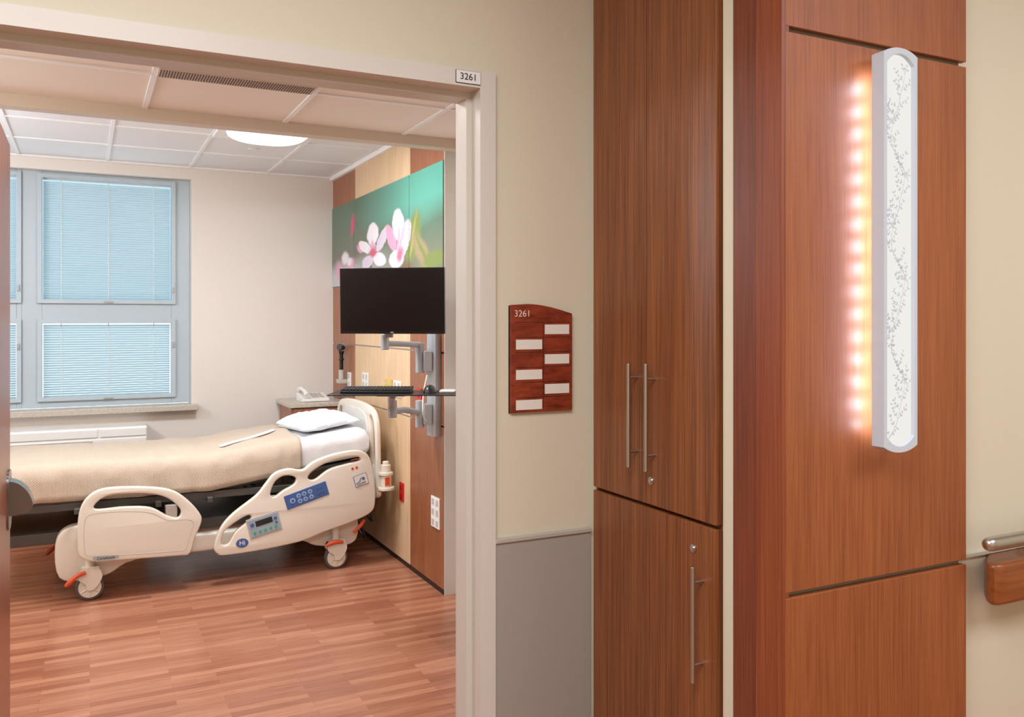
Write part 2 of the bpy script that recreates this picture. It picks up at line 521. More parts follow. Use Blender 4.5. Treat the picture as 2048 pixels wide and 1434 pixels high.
p.box(XH-.025, XH, 4.3, YN, ZC-.03, ZC)
struct(p.done("trim_1", M_grid))
p = Part()
for x in (-1.62, -1.0, -0.38, 0.244, 0.867, 1.47): p.box(x-.011, x+.011, 2.25, 4.19, 2.454, 2.46)
for y in (2.96, 3.46, 3.60): p.box(-2.3, 1.83, y-.008, y+.008, 2.4535, 2.46)
struct(p.done("trim_2", M_grid))

# door frame
p = Part()
p.box(0.949, 0.995, 2.088, 2.10, 0, 2.122); p.box(0.949, 0.9599, 2.10, 2.245, 0, 2.122); p.box(0.933, 0.949, 2.145, 2.207, 0, 2.104)
p.box(0.949, 0.995, 2.245, 2.257, 0, 2.122)
p.box(-0.335, 0.995, 2.088, 2.10, 2.122, 2.168); p.box(-0.30, 0.9599, 2.10, 2.245, 2.122, 2.1399); p.box(-0.29, 0.949, 2.145, 2.207, 2.104, 2.122)
p.box(-0.335, -0.29, 2.088, 2.10, 0, 2.122); p.box(-0.2999, -0.29, 2.10, 2.245, 0, 2.122); p.box(-0.29, -0.274, 2.145, 2.207, 0, 2.104)
struct(p.done("trim_3", M_frame))
sp_ = box("strike_plate", 0.9465, 0.949, 2.212, 2.236, 0.90, 1.03, M_steel)
top(sp_, "brushed steel strike plate set in the painted door jamb", "strike plate")

rp = root("room_number_plate", (0.913, 2.088, 2.128), "small white room number plate reading 3261 on the door frame", "sign")
box("plate", 0.877, 0.949, 2.085, 2.088, 2.128, 2.163, M_black, rp, 0.001)
box("plate_face", 0.8782, 0.9478, 2.0842, 2.0852, 2.1292, 2.1618, M_white, rp)
text("lettering", "3261", 0.025, (0.913, 2.0838, 2.1455), M_text, rp)

dr = box("door_1", -0.277, -0.232, 2.262, 3.45, 0.008, 2.11, W_door, bevel=0.002)
struct(dr)
p = Part()
p.plate(catmull([(3.31,0.80),(3.42,0.80),(3.43,0.89),(3.42,0.98),(3.31,0.98),(3.30,0.89)],5), [], YZ, -0.2325, -0.226)
ou = catmull([(-.229,.956),(-.200,.945),(-.172,.915),(-.157,.875),(-.164,.852),(-.190,.842),(-.229,.838)], 4, False)
p.plate(ou, [], XZ, 3.335, 3.412)
p.done("door_handle", M_steeld, dr, label="brushed steel curved push pull paddle")

struct(box("trim_4", 0.995, 1.298, 2.092, 2.10, 0, 0.893, M_wains))
struct(box("trim_5", 0.995, 1.298, 2.086, 2.10, 0.893, 0.906, mat("wainscot_cap", (180,173,162), 0.4), bevel=0.003))
struct(box("trim_6", 1.875, 4.0, 1.353, 1.36, 0.925, 0.936, mat("chair_rail", (190,184,168), 0.4), bevel=0.002))

vg = root("air_grille", (0.55, 3.53, 2.45), "linear white ceiling air grille with dark perforated slots", "vent")
box("grille_frame", 0.25, 0.85, 3.47, 3.59, 2.445, 2.453, M_band, vg, 0.001)
p = Part()
for i in range(58):
    for j in range(4):
        x = 0.258 + i * 0.0101; y = 3.478 + j * 0.0265
        p.box(x, x + .005, y, y + .022, 2.4435, 2.4455)
o = p.done("grille_slots", mat("slot_dark", (96,78,62), .7), vg); o["kind"] = "stuff"

# ------------------------------------------------------------------ windows
SY = 6.74
def window(name, x0, x1, lx, rx):
    p = Part()
    p.box(lx, x0, SY, SY+.07, 0.89, 2.53); p.box(x1, rx, SY, SY+.07, 0.89, 2.53)
    p.box(x0, x1, SY, SY+.07, 2.50, 2.53); p.box(x0, x1, SY, SY+.07, 0.89, 0.95); p.box(x0, x1, SY, SY+.07, 1.50, 1.62)
    for (a, b) in ((0.935, 1.505), (1.615, 2.515)):
        p.plate(rect(x0-.03, x1+.03, a, b), [rect(x0, x1, a+.028, b-.028)], XZ, SY-.02, SY+.01)
    o = p.done(name, M_winframe, bevel=0.003); struct(o)
    for (a, b) in ((0.95, 1.50), (1.62, 2.50)):
        box("window_pane", x0, x1, SY+.02, SY+.024, a, b, M_glass, o)
    q = Part()
    q.box(x1+.004, x1+.018, SY-.035, SY-.02, 1.70, 1.74); q.box(x1+.004, x1+.018, SY-.035, SY-.02, 1.30, 1.34)
    q.box((x0+x1)/2-.03, (x0+x1)/2+.03, SY-.03, SY-.02, 1.622, 1.634)
    q.box((x0+x1)/2-.03, (x0+x1)/2+.03, SY-.03, SY-.02, 0.94, 0.952)
    q.split("window_latch", M_armgrey, o, 0.002)
    for (a, b) in ((0.952, 1.498), (1.622, 2.498)):
        bl = root("window_blind", ((x0+x1)/2, SY+.05, a), "closed white horizontal mini blind glowing with bluish daylight", "blind", "window blinds")
        q = Part(); n = int((b - a - .03) / 0.0165)
        for i in range(n):
            z = a + .012 + i * 0.0165
            R = Matrix.Translation((0, SY+.048, z)) @ Matrix.Rotation(math.radians(-53), 4, 'X')
            q.box(x0+.006, x1-.006, -0.0094, 0.0094, -0.0004, 0.0004, R)
        oo = q.done("slats", M_slat, bl); oo["kind"] = "stuff"
        box("head_rail", x0+.004, x1-.004, SY+.036, SY+.060, b-.022, b-.002, M_white, bl)
        box("bottom_rail", x0+.006, x1-.006, SY+.040, SY+.056, a+.001, a+.009, M_white, bl)
        q = Part()
        for f in (0.14, 0.5, 0.86):
            xx = x0 + (x1-x0)*f
            q.box(xx-.003, xx+.003, SY+.0345, SY+.0355, a, b)
        q.split("ladder_cord", M_white, bl)
window("window_1", -0.262, 0.570, -0.385, 0.70)
window("window_2", -1.35, -0.415, -1.45, -0.385)
sill = box("window_sill", -1.5, 0.735, 6.56, 6.75, 0.846, 0.888, M_granite, bevel=0.006)
top(sill, "speckled beige granite window sill under the windows", "window sill")
ex = box("exterior_building", -9, 6, 11, 12, 1.5, 9, mat("grey_facade", (150, 174, 184), 0.7))
top(ex, "blue grey facade of a neighbouring building seen through blinds", "building")

ac = root("air_conditioner", (-0.4, 6.55, 0.0), "long white wall heating and cooling unit below window on wood base", "heater")
box("housing", -1.2, 0.395, 6.46, 6.648, 0.62, 0.765, M_white, ac, 0.012)
p = Part(); p.box(0.10, 0.385, 6.452, 6.462, 0.70, 0.755); p.box(-1.19, 0.08, 6.452, 6.462, 0.70, 0.755); p.box(-1.19, 0.385, 6.452, 6.462, 0.632, 0.688)
p.split("front_cover", M_white, ac, 0.004)
p = Part()
for i in range(6): p.box(-1.1, 0.05, 6.4485, 6.453, 0.636+i*.008, 0.639+i*.008)
p.split("louver", M_beddark, ac)
box("wood_base", -1.2, 0.395, 6.50, 6.648, 0.0, 0.62, W_base, ac, 0.003)
struct(box("baseboard_north", 0.395, XH, YN-.014, YN, 0, 0.10, mat("baseboard_rubber", (60,50,46), 0.6)))

cl = root("ceiling_light", (0.965, 5.15, 2.60), "recessed square ceiling light with glowing curved white lens", "light")
p = Part(); p.plate(rect(0.69,1.245,4.83,5.415), [rect(0.745,1.19,4.885,5.36)], XY, 2.600, 2.62)
p.done("light_frame", M_grid, cl, 0.003)
p = Part()
N = 40; rg = []
for i in range(13):
    ph_ = math.pi/2*i/12
    rg.append([p.bm.verts.new((0.9675 + 0.235*math.cos(ph_)*math.copysign(abs(math.cos(t))**.7, math.cos(t)), 5.1225 + 0.25*math.cos(ph_)*math.copysign(abs(math.sin(t))**.7, math.sin(t)), 2.604 - 0.066*math.sin(ph_))) for t in [2*math.pi*k/N + .01 for k in range(N)]])
for i in range(12):
    for k in range(N): p.bm.faces.new([rg[i][k], rg[i][(k+1)%N], rg[i+1][(k+1)%N], rg[i+1][k]])
bmesh.ops.remove_doubles(p.bm, verts=p.bm.verts, dist=.0002)
p.done("lens", M_lens, cl)
p = Part(); p.cyl((0.99,5.76,2.62),(0.99,5.76,2.612),0.035)
top(p.done("sprinkler", M_white, bevel=.002), "small round white fire sprinkler cover on the ceiling tile", "sprinkler")

# ------------------------------------------------------------------ headwall
hw = root("headwall", (1.79, 5.5, 0.0), "tall wood panelled patient headwall in cherry and maple strips", "wall panel")
Ys = [(4.327, 4.862, W_hbrown), (4.870, 6.036, W_hmaple), (6.044, 6.648, W_hdark)]
Zs = [(0.03, 0.912), (0.922, 1.315), (1.325, 1.755), (2.372, 2.60)]
box("backing_frame", 1.762, 1.829, 4.335, 6.648, 0.0, 2.618, M_alu, hw)
for (a, b, m) in Ys:
    for (c, d) in Zs:
        box("wood_panel", XH, 1.762, a, b, c, d, m, hw, 0.001)
box("end_cap", XH+.001, 1.828, 4.319, 4.327, 0.0, 2.60, mat("end_cap_paint", (200,193,184), .4), hw, 0.001)
box("plinth", 1.752, 1.762, 4.33, 6.646, 0.0, 0.03, M_black, hw)

mu = root("wall_mural", (1.74, 5.5, 1.757), "long glossy glass photo print of pink cherry blossoms", "picture")
for (a, b, m) in Ys:
    box("glass_panel", 1.742, 1.762, a, b, 1.757, 2.370, M_mural, mu, 0.001)

def plate(y0, y1, z0, z1, m, label, kind="wall_outlet", slots=2, sm=M_beddark):
    r = root(kind, (XH, (y0+y1)/2, z0), label, "outlet")
    box("cover_plate", XH-.008, XH, y0, y1, z0, z1, m, r, 0.002)
    p = Part()
    cols = max(1, int((y1-y0)/0.06))
    for c in range(cols):
        yc = y0 + (c+.5)*(y1-y0)/cols
        for k in range(slots):
            zc = z0 + (k+.5)*(z1-z0)/slots
            p.box(XH-.010, XH-.007, yc-.016, yc+.016, zc-(z1-z0)*.3/slots, zc+(z1-z0)*.3/slots)
    p.split("socket", sm, r, 0.001)
M_dr = mat("dark_red", (140,18,16), .4)
plate(4.38, 4.505, 0.345, 0.515, M_white, "white multi gang data outlet plate on the wood headwall", slots=3)
plate(4.975, 5.045, 0.385, 0.500, M_red, "red emergency power outlet on the maple headwall", sm=M_dr)
plate(6.13, 6.21, 1.00, 1.115, M_white, "white wall outlet beside the bed")
plate(5.70, 5.84, 1.02, 1.135, M_white, "white double wall outlet on the maple headwall")
plate(5.20, 5.34, 1.02, 1.12, M_yellow, "yellow medical air gas outlet on the headwall")
plate(5.02, 5.16, 1.02, 1.12, M_white, "white medical vacuum outlet on the headwall")
plate(4.66, 4.75, 0.97, 1.10, M_red, "red emergency power outlet near the arm track", sm=M_dr)

ot = root("otoscope", (1.72, 6.26, 1.03), "black handheld otoscope standing in a wall holder", "medical instrument")
p = Part(); p.cyl((1.71,6.26,1.12),(1.71,6.26,1.24),0.014); p.cyl((1.71,6.26,1.24),(1.71,6.26,1.27),0.014,0.022); p.cyl((1.71,6.30,1.295),(1.71,6.21,1.295),0.026,0.016); p.cyl((1.71,6.26,1.20),(1.71,6.26,1.212),0.02)
p.done("handle", M_black, ot, .002)
p = Part(); p.box(1.68,1.75,6.22,6.30,1.03,1.06); p.cyl((1.71,6.26,1.05),(1.71,6.26,1.13),0.02)
p.done("holder", M_beddark, ot, .003)

# ------------------------------------------------------------------ nightstand + phone
ns = root("bedside_cabinet", (1.52, 6.41, 0), "wooden bedside cabinet with speckled granite top beside bed", "cabinet")
NT = .90
box("body", 1.33, 1.72, 6.20, 6.62, 0.05, NT-.032, W_hdark, ns, 0.003)
box("cabinet_top", 1.305, 1.74, 6.17, 6.63, NT-.032, NT, M_granite, ns, 0.006)
for z in (0.10, 0.46, 0.67):
    d = box("drawer", 1.34, 1.71, 6.185, 6.20, z, z + (0.34 if z < .2 else 0.19), W_hdark, ns, 0.002)
    h = Part().tube([(1.44,6.186,z+.12),(1.44,6.165,z+.12),(1.58,6.165,z+.12),(1.58,6.186,z+.12)], .005).done("handle", M_alu, d)
p = Part()
for (x, y) in ((1.35,6.22),(1.70,6.22),(1.35,6.60),(1.70,6.60)): p.cyl((x,y,0),(x,y,0.05),0.02)
p.split("foot", M_black, ns)
ph = root("telephone", (1.51, 6.36, NT), "white desk telephone with handset on bedside cabinet", "telephone")
p = Part(); p.plate([(6.25,NT+.001),(6.46,NT+.001),(6.46,NT+.055),(6.25,NT+.023)], [], YZ, 1.42, 1.62)
p.done("phone_base", M_white, ph, .006)
p = Part(); p.tube([(1.45,6.24,NT+.046),(1.45,6.29,NT+.072),(1.45,6.42,NT+.088),(1.45,6.47,NT+.073)], [.022,.015,.015,.022])
p.done("handset", M_white, ph)
p = Part()
for i in range(3):
    for j in range(4): p.box(1.505+i*.03, 1.525+i*.03, 6.28+j*.036, 6.302+j*.036, NT+.01+j*.005, NT+.036+j*.0055)
p.split("phone_key", M_beddark, ph)

# ------------------------------------------------------------------ bed
bed = root("hospital_bed", (0.6, 5.55, 0), "beige adjustable hospital bed with side rails and casters", "bed")
def zb(x):
    if x < 0.65: return 0.545 + 0.006*math.cos((x+.2)*4)*(1 if x < .3 else 0)
    return 0.545 + 0.118*((x-0.65)/0.92)**.95

foot_out = [(-.03,.288),(-.012,.248),(.05,.222),(.17,.216),(.459,.203),(.52,.209),(.547,.289),(.583,.382),(.565,.438),(.498,.517),(.42,.57),(.295,.597),(.123,.608),(.038,.586),(-.015,.523),(-.033,.419)]
foot_hole = [(.05,.501),(.074,.548),(.147,.57),(.307,.559),(.408,.524),(.472,.458),(.462,.415),(.408,.4275),(.319,.483),(.195,.499)]
head_out = [(.648,.23),(.667,.189),(.711,.175),(.904,.181),(1.132,.205),(1.27,.245),(1.432,.285),(1.552,.330),(1.583,.398),(1.574,.552),(1.548,.664),(1.502,.706),(1.432,.715),(1.311,.699),(1.206,.665),(1.141,.624),(1.06,.636),(.982,.616),(.932,.561),(.876,.4955),(.751,.4066),(.683,.33)]
hA = [(1.175,.570),(1.197,.606),(1.281,.651),(1.402,.677),(1.476,.674),(1.487,.650),(1.402,.636),(1.300,.613),(1.215,.560)]
hB = [(.958,.4995),(.985,.566),(1.04,.597),(1.10,.582),(1.095,.545),(1.03,.51),(.98,.479)]
hC = [(.689,.242),(.705,.31),(.779,.364),(.838,.388),(.845,.362),(.765,.302),(.728,.240)]
def rail(out, holes, name, y0, y1):
    p = Part(); p.plate(catmull(out, 5), [catmull(h, 5) for h in holes], XZ, y0, y1, r=.009)
    return p.done(name, M_bed, bed)
for (ya, yb) in ((5.022, 5.060), (6.05, 6.088)):
    rail(foot_out, [foot_hole], "side_rail", ya, yb)
    rail(head_out, [hA, hB, hC], "side_rail", ya, yb)
p = Part(); pts = catmull([(.0,.30),(.02,.26),(.17,.245),(.45,.232),(.50,.24),(.52,.30),(.54,.375),(.50,.40),(.41,.405),(.32,.455),(.195,.475),(.03,.475),(.0,.42)], 5)
p.tube([(a, 5.0225, b) for a, b in pts] + [(pts[0][0], 5.0225, pts[0][1])], .0018, seg=6)
p.done("rail_molding", M_beddark, bed)
def rotpanel(cx, cz, ang, w, h, y0, y1, m, name, parent, bevel=.004):
    R = Matrix.Translation((cx, 0, cz)) @ Matrix.Rotation(-ang, 4, 'Y')
    p = Part(); p.box(-w/2, w/2, y0, y1, -h/2, h/2, R)
    return p.done(name, m, parent, bevel)
def dots(cx, cz, ang, L, y0, y1, m, name, parent):
    R = Matrix.Translation((cx, 0, cz)) @ Matrix.Rotation(-ang, 4, 'Y')
    p = Part()
    for (x, z, r) in L:
        a = R @ Vector((x, y0, z)); b = R @ Vector((x, y1, z)); p.cyl(a, b, r, seg=14)
    return p.split(name, m, parent)
A1 = math.radians(16)
cp = rotpanel(1.165, .472, A1, .255, .085, 5.018, 5.024, M_blue, "control_panel", bed, .003)
dots(1.165, .472, A1, [(-.085,.0,.016),(-.045,.016,.013),(-.045,-.016,.013),(-.012,.016,.013),(-.012,-.016,.013),(.024,.016,.013),(.024,-.016,.013)], 5.0160, 5.020, M_bluel, "button", bed)
dots(1.165, .472, A1, [(-.085,.0,.009),(-.045,.016,.006),(-.045,-.016,.006),(-.012,.016,.006),(-.012,-.016,.006),(.024,.016,.006),(.024,-.016,.006),(.07,.02,.006),(.09,.02,.006),(.07,-.01,.009),(.095,-.01,.009)], 5.015, 5.020, M_blue, "button_symbol", bed)
A2 = math.radians(13)
rotpanel(.922, .325, A2, .185, .118, 5.019, 5.024, M_beddark, "display_bezel", bed, .004)
rotpanel(.922, .325, A2, .168, .10, 5.017, 5.020, mat("panel_grey_blue", (150,165,180), .3), "display_panel", bed, .001)
R = Matrix.Translation((.922,0,.325)) @ Matrix.Rotation(-A2,4,'Y')
p = Part(); p.box(-.045,.05,5.0155,5.018,.004,.036,R); p.done("display", mat("lcd", (34,44,40), .2), bed)
dots(.922, .325, A2, [(-.06+.03*i, -.028, .008) for i in range(5)], 5.0145, 5.018, M_green, "indicator_button", bed)
dots(.922, .325, A2, [(-.065,.02,.011),(.068,.02,.009),(.068,-.005,.007)], 5.0145, 5.018, M_blue, "indicator_button", bed)
rotpanel(1.492, .535, A1, .085, .07, 5.019, 5.024, M_blue, "sticker_border", bed, .002)
rotpanel(1.492, .535, A1, .078, .063, 5.0178, 5.020, M_bed, "rail_sticker", bed, .001)
p = Part(); p.tube([(1.462,5.0172,.512),(1.48,5.0172,.525),(1.49,5.0172,.55)], .003, 6); p.tube([(1.47,5.0172,.505),(1.50,5.0172,.52),(1.52,5.0172,.525)], .003, 6); p.cyl((1.505,5.018,.545),(1.505,5.0155,.545),.009)
p.split("sticker_symbol", M_blue, bed)
p = Part(); p.tube([(1.43,5.0215,.658),(1.46,5.0215,.664),(1.49,5.0215,.664)], .002, 6)
p.cyl((1.44,5.024,.607),(1.44,5.020,.607),.008); p.cyl((1.465,5.024,.612),(1.465,5.020,.612),.008)
p.split("red_marking", M_orange, bed)
p = Part(); p.plate(catmull([(.045,.230),(.10,.225),(.155,.227),(.160,.245),(.10,.251),(.046,.252)],4), [], XZ, 5.020, 5.024)
p.done("maker_plate", M_armgrey, bed)
text("maker_lettering", "CareAssist", .020, (.102, 5.0195, .238), M_text, bed)
p = Part(); p.plate([(.80+.034*math.cos(t*math.pi/12), .235+.026*math.sin(t*math.pi/12)) for t in range(24)], [], XZ, 5.0195, 5.0235)
p.done("badge", M_blue, bed)
text("badge_lettering", "Hi", .036, (.80, 5.019, .235), M_textw, bed)

p = Part()
p.box(-.40, 1.45, 5.20, 5.90, .30, .36)
for x in (-.05,.35,.62,.9,1.2): p.box(x, x+.03, 5.075, 6.03, .47, .50)
p.box(-.45,1.2, 5.12, 5.16, .485, .525); p.box(-.45,1.2, 5.94, 5.98, .485, .525)
p.box(-.45, .66, 5.12, 5.98, .525, .54)
p.done("deck_frame", M_under, bed, .004)
p = Part(); p.box(0, .92, 5.14, 5.97, -.02, 0)
p.done("head_deck", M_under, bed, .004, xf=Matrix.Translation((.66,0,.545)) @ Matrix.Rotation(-math.radians(6.9),4,'Y') @ Matrix.Translation((0,0,-.006)))
bc = catmull([(-.12,.13),(-.14,.30),(-.10,.38),(.0,.40),(.10,.36),(.2,.30),(.6,.285),(1.05,.30),(1.25,.36),(1.42,.38),(1.50,.30),(1.50,.16),(1.42,.12),(1.25,.14),(1.10,.19),(.6,.185),(.25,.18),(.12,.12),(0,.10)],4)
for (a, b) in ((5.13,5.22),(5.80,5.89)):
    p = Part(); p.plate(bc, [], XZ, a, b, r=.012); p.done("base_cover", M_bed, bed)
p = Part(); p.box(-.10, .10, 5.2, 5.82, .14, .34); p.box(1.25, 1.47, 5.2, 5.82, .15, .36)
p.split("cross_frame", M_beddark, bed, .01)
p = Part(); p.box(.0,.08,5.35,5.40,.30,.49); p.box(1.15,1.23,5.35,5.40,.30,.50); p.box(.0,.08,5.62,5.67,.30,.49); p.box(1.15,1.23,5.62,5.67,.30,.50)
p.split("lift_arm", M_beddark, bed, .01)
p = Part()
for x in (.15,.40,.95,1.30): p.box(x, x+.06, 5.055, 5.14, .30, .47)
for x in (.15,.40,.95,1.30): p.box(x, x+.06, 5.96, 6.06, .30, .47)
p.split("rail_bracket", M_beddark, bed, .006)

def caster(x, y, ped=1):
    c = root("caster", (x, y, 0), "", "")
    c.parent = bed; c.matrix_parent_inverse = Matrix.Translation(bed.location).inverted()
    ivm = Matrix.Translation((x, y, 0)).inverted()
    def fix(o): o.parent = c; o.matrix_parent_inverse = ivm
    p = Part(); p.cyl((x, y-.018, .07), (x, y+.018, .07), .07, seg=40)
    fix(p.done("tyre", M_tyre, None, .006))
    p = Part(); p.cyl((x, y-.024, .07), (x, y+.024, .07), .056, seg=40); p.cyl((x, y-.03, .07), (x, y+.03, .07), .014)
    for k in range(6):
        a = k*math.pi/3; p.box(-.004,.004,-.028,.028,.016,.05, Matrix.Translation((x,y,.07)) @ Matrix.Rotation(a,4,'Y'))
    fix(p.done("wheel_hub", M_bed, None, .003))
    p = Part()
    fk = catmull([(x-.055,.12),(x-.05,.155),(x-.01,.18),(x+.04,.175),(x+.06,.13),(x+.04,.085),(x+.015,.06),(x-.015,.062),(x-.02,.09)],4)
    p.plate(fk, [], XZ, y-.040, y-.030)
    p.plate(fk, [], XZ, y+.030, y+.040)
    p.box(x-.04,x+.045,y-.038,y+.038,.150,.178); p.cyl((x+.0,y,.15),(x+.0,y,.26),.022)
    fix(p.done("fork", M_bed, None))
    if ped:
        p = Part()
        p.tube([(x-.02,y-.05,.160),(x-.055,y-.053,.150),(x-.095,y-.056,.120),(x-.115,y-.056,.10)], [.009,.011,.014,.009], smooth=4)
        fix(p.done("brake_pedal", M_orange, None))
caster(.026, 5.12, 1); caster(1.358, 5.10, 0); caster(-.09, 5.86, 1); caster(1.358, 5.86, 0)
p = Part(); p.tube([(1.39,5.055,.165),(1.35,5.05,.172),(1.31,5.05,.165),(1.285,5.05,.155)], [.010,.013,.013,.008], smooth=4)
p.tube([(1.46,5.07,.21),(1.50,5.06,.25),(1.525,5.06,.285)], [.010,.012,.009], smooth=4)
p.split("brake_pedal", M_orange, bed)
p = Part(); p.tube([(1.50,5.2,.42),(1.56,5.12,.35),(1.60,5.15,.25),(1.58,5.25,.30),(1.55,5.3,.4)], .006, smooth=6)
p.tube([(1.48,5.2,.32),(1.53,5.13,.22),(1.56,5.17,.14),(1.54,5.26,.2)], .006, smooth=6)
p.split("power_cord", M_black, bed)
ho = [(5.10,.40),(5.07,.50),(5.07,.72),(5.09,.86),(5.16,.935),(5.30,.962),(5.54,.97),(5.78,.962),(5.92,.935),(5.99,.86),(6.01,.72),(6.01,.50),(5.98,.40),(5.54,.38)]
h1 = [(5.115,.62),(5.12,.80),(5.155,.885),(5.22,.895),(5.21,.80),(5.19,.62)]
h2 = [(11.08-a, b) for a, b in h1]
p = Part(); p.plate(catmull(ho, 5), [catmull(h1, 5), catmull(h2, 5)], YZ, 1.603, 1.635, r=.010)
p.done("headboard", M_bed, bed)
p = Part(); p.plate(catmull([(5.27,.45),(5.25,.65),(5.27,.87),(5.40,.92),(5.54,.925),(5.68,.92),(5.81,.87),(5.83,.65),(5.81,.45)],5), [], YZ, 1.597, 1.606, r=.003)
p.done("headboard_panel", mat("light_grey_plastic", (214,210,204), .4), bed)
p = Part(); p.plate(catmull([(a, b - .06) for a, b in ho], 5), [], YZ, -.53, -.495, r=.01)
p.done("footboard", M_bed, bed)
p = Part(); p.cyl((1.66,5.06,.455),(1.66,5.06,.475),.055); p.cyl((1.66,5.06,.475),(1.66,5.06,.545),.034); p.cyl((1.66,5.06,.545),(1.66,5.06,.565),.045); p.box(1.60,1.66,5.07,5.12,.44,.47)
p.cyl((1.66,5.06,.60),(1.66,5.06,.63),.02); p.cyl((1.66,5.06,.56),(1.66,5.06,.61),.03)
p.done("corner_bumper", M_bed, bed, .004)
box("bumper_label", 1.645, 1.675, 5.0235, 5.028, .485, .535, M_orange, bed, .001)
box("frame_extension", -.50, -.38, 5.25, 5.85, .47, .52, M_beddark, bed, .006)

def section(off, closed):
    y0 = 5.13 - off; y1 = 5.98 + off; r = .045 + off
    L = []
    if closed:
        for k in range(5): L.append((y0 + r*.3*(1 - math.sin(k/4*math.pi/2)), 0.0 + .014*(1-math.cos(k/4*math.pi/2)) , 'b'))
    for k in range(5): L.append((y0, .02 + (.165 + off - r - .02)*k/4 if closed else -.012 + (.165+off-r+.012)*k/4, 's'))
    for k in range(1, 6):
        a = math.pi - k/6*math.pi/2
        L.append((y0 + r + r*math.cos(a), .165 + off - r + r*math.sin(a), 'c'))
    for k in range(21): L.append((y0 + r + (y1-y0-2*r)*k/20, .165 + off, 't'))
    for k in range(1, 6):
        a = math.pi/2 - k/6*math.pi/2
        L.append((y1 - r + r*math.cos(a), .165 + off - r + r*math.sin(a), 'c'))
    for k in range(5): L.append((y1, (.165+off-r) - (.165+off-r+.012)*k/4 if not closed else (.165+off-r)-(.165+off-r-.02)*k/4, 's'))
    return L
def cloth(x0, x1, nx, off, closed, amp, name, m):
    p = Part(); L = section(off, closed); rows = []
    for i in range(nx+1):
        x = x0 + (x1-x0)*i/nx; b = zb(x); row = []
        e = min(1, (x - x0)/.05, (x1-x)/.05) if closed else 1
        e = math.sqrt(max(0, 1-(1-e)**2))
        for k, (y, z, t) in enumerate(L):
            n1 = noise.noise(Vector((x*5, y*5, z*5 + off*100))); n2 = noise.noise(Vector((x*14, y*9 + 3, z*14)))
            dz = amp*(n1 + .5*n2) if t != 'b' else 0
            dy = 0
            if t == 's':
                dy = amp*1.6*(noise.noise(Vector((x*9, z*4, y))) + .3*math.sin(x*17 + z*10))
                if y < 5.5: dy = -abs(dy)*1.0
                else: dy = abs(dy)
                dz *= .4
            crown = .008*math.sin(max(0,min(1,(y-5.13)/.85))*math.pi) if t == 't' else 0
            zz = z
            if closed and e < 1: zz = .0825 + (z-.0825)*(.6+.4*e)
            row.append(p.bm.verts.new((x, y+dy, b+zz+dz+crown)))
        rows.append(row)
    for i in range(nx):
        for k in range(len(L)-1):
            p.bm.faces.new([rows[i][k], rows[i+1][k], rows[i+1][k+1], rows[i][k+1]])
        if closed: p.bm.faces.new([rows[i][-1], rows[i+1][-1], rows[i+1][0], rows[i][0]])
    if closed:
        p.bm.faces.new(rows[0]); p.bm.faces.new(rows[-1][::-1])
    return p.done(name, m, None, angle=60)
ma = cloth(-.46, 1.575, 110, 0, True, .008, "mattress", M_sheet)
top(ma, "mattress in wrinkled white fitted sheet with raised head section", "mattress")
bk = cloth(-.475, 1.155, 110, .014, False, .009, "blanket", M_blanket)
s_ = bk.modifiers.new("solid", 'SOLIDIFY'); s_.thickness = .006; s_.offset = 1
top(bk, "beige woven blanket spread smoothly over the mattress", "blanket")

p = Part(); n = 32; a_, b_ = .19, .25
def pil(sgn):
    R = []
    for i in range(n+1):
        u = -1+2*i/n; row = []
        for j in range(n+1):
            v = -1+2*j/n
            h = .062*(max(0,1-abs(u)**3)*max(0,1-abs(v)**3.2))**.5
            h *= 1 + .3*noise.noise(Vector((u*2.6+1, v*2.6, sgn*3))) + .12*noise.noise(Vector((u*7, v*7, sgn)))
            zz = h if sgn > 0 else -h*.55
            row.append(p.bm.verts.new((a_*u*(.92+.08*v*v), b_*v*(.92+.08*u*u), zz + .012*noise.noise(Vector((u*1.5, v*1.5, 5))))))
        R.append(row)
    for i in range(n):
        for j in range(n): p.bm.faces.new([R[i][j], R[i+1][j], R[i+1][j+1], R[i][j+1]])
pil(1); pil(-1)
bmesh.ops.remove_doubles(p.bm, verts=p.bm.verts, dist=.0005)
pw = p.done("pillow", M_pillow, None, angle=80, xf=Matrix.Translation((1.335,5.47,.847)) @ Matrix.Rotation(math.radians(8),4,'Z') @ Matrix.Rotation(-math.radians(7),4,'Y'))
top(pw, "plump white pillow lying at the head of the bed", "pillow")
p = Part(); P0 = [(.72,5.30,0),(.80,5.36,0),(.92,5.42,0),(1.02,5.50,0),(1.08,5.56,0)]
rows = []
for q in catmull(P0, 5, False):
    x, y = q[0], q[1]
    z = zb(x) + .165 + .030
    rows.append([p.bm.verts.new((x-.008, y+.018, z)), p.bm.verts.new((x+.008, y-.018, z)), p.bm.verts.new((x+.008, y-.018, z+.005)), p.bm.verts.new((x-.008, y+.018, z+.005))])
for i in range(len(rows)-1):
    for k in range(4): p.bm.faces.new([rows[i][k], rows[i][(k+1)%4], rows[i+1][(k+1)%4], rows[i+1][k]])
p.bm.faces.new(rows[0]); p.bm.faces.new(rows[-1])
top(p.done("fabric_strap", M_sheet), "narrow pale cloth strap lying across the blanket", "strap")

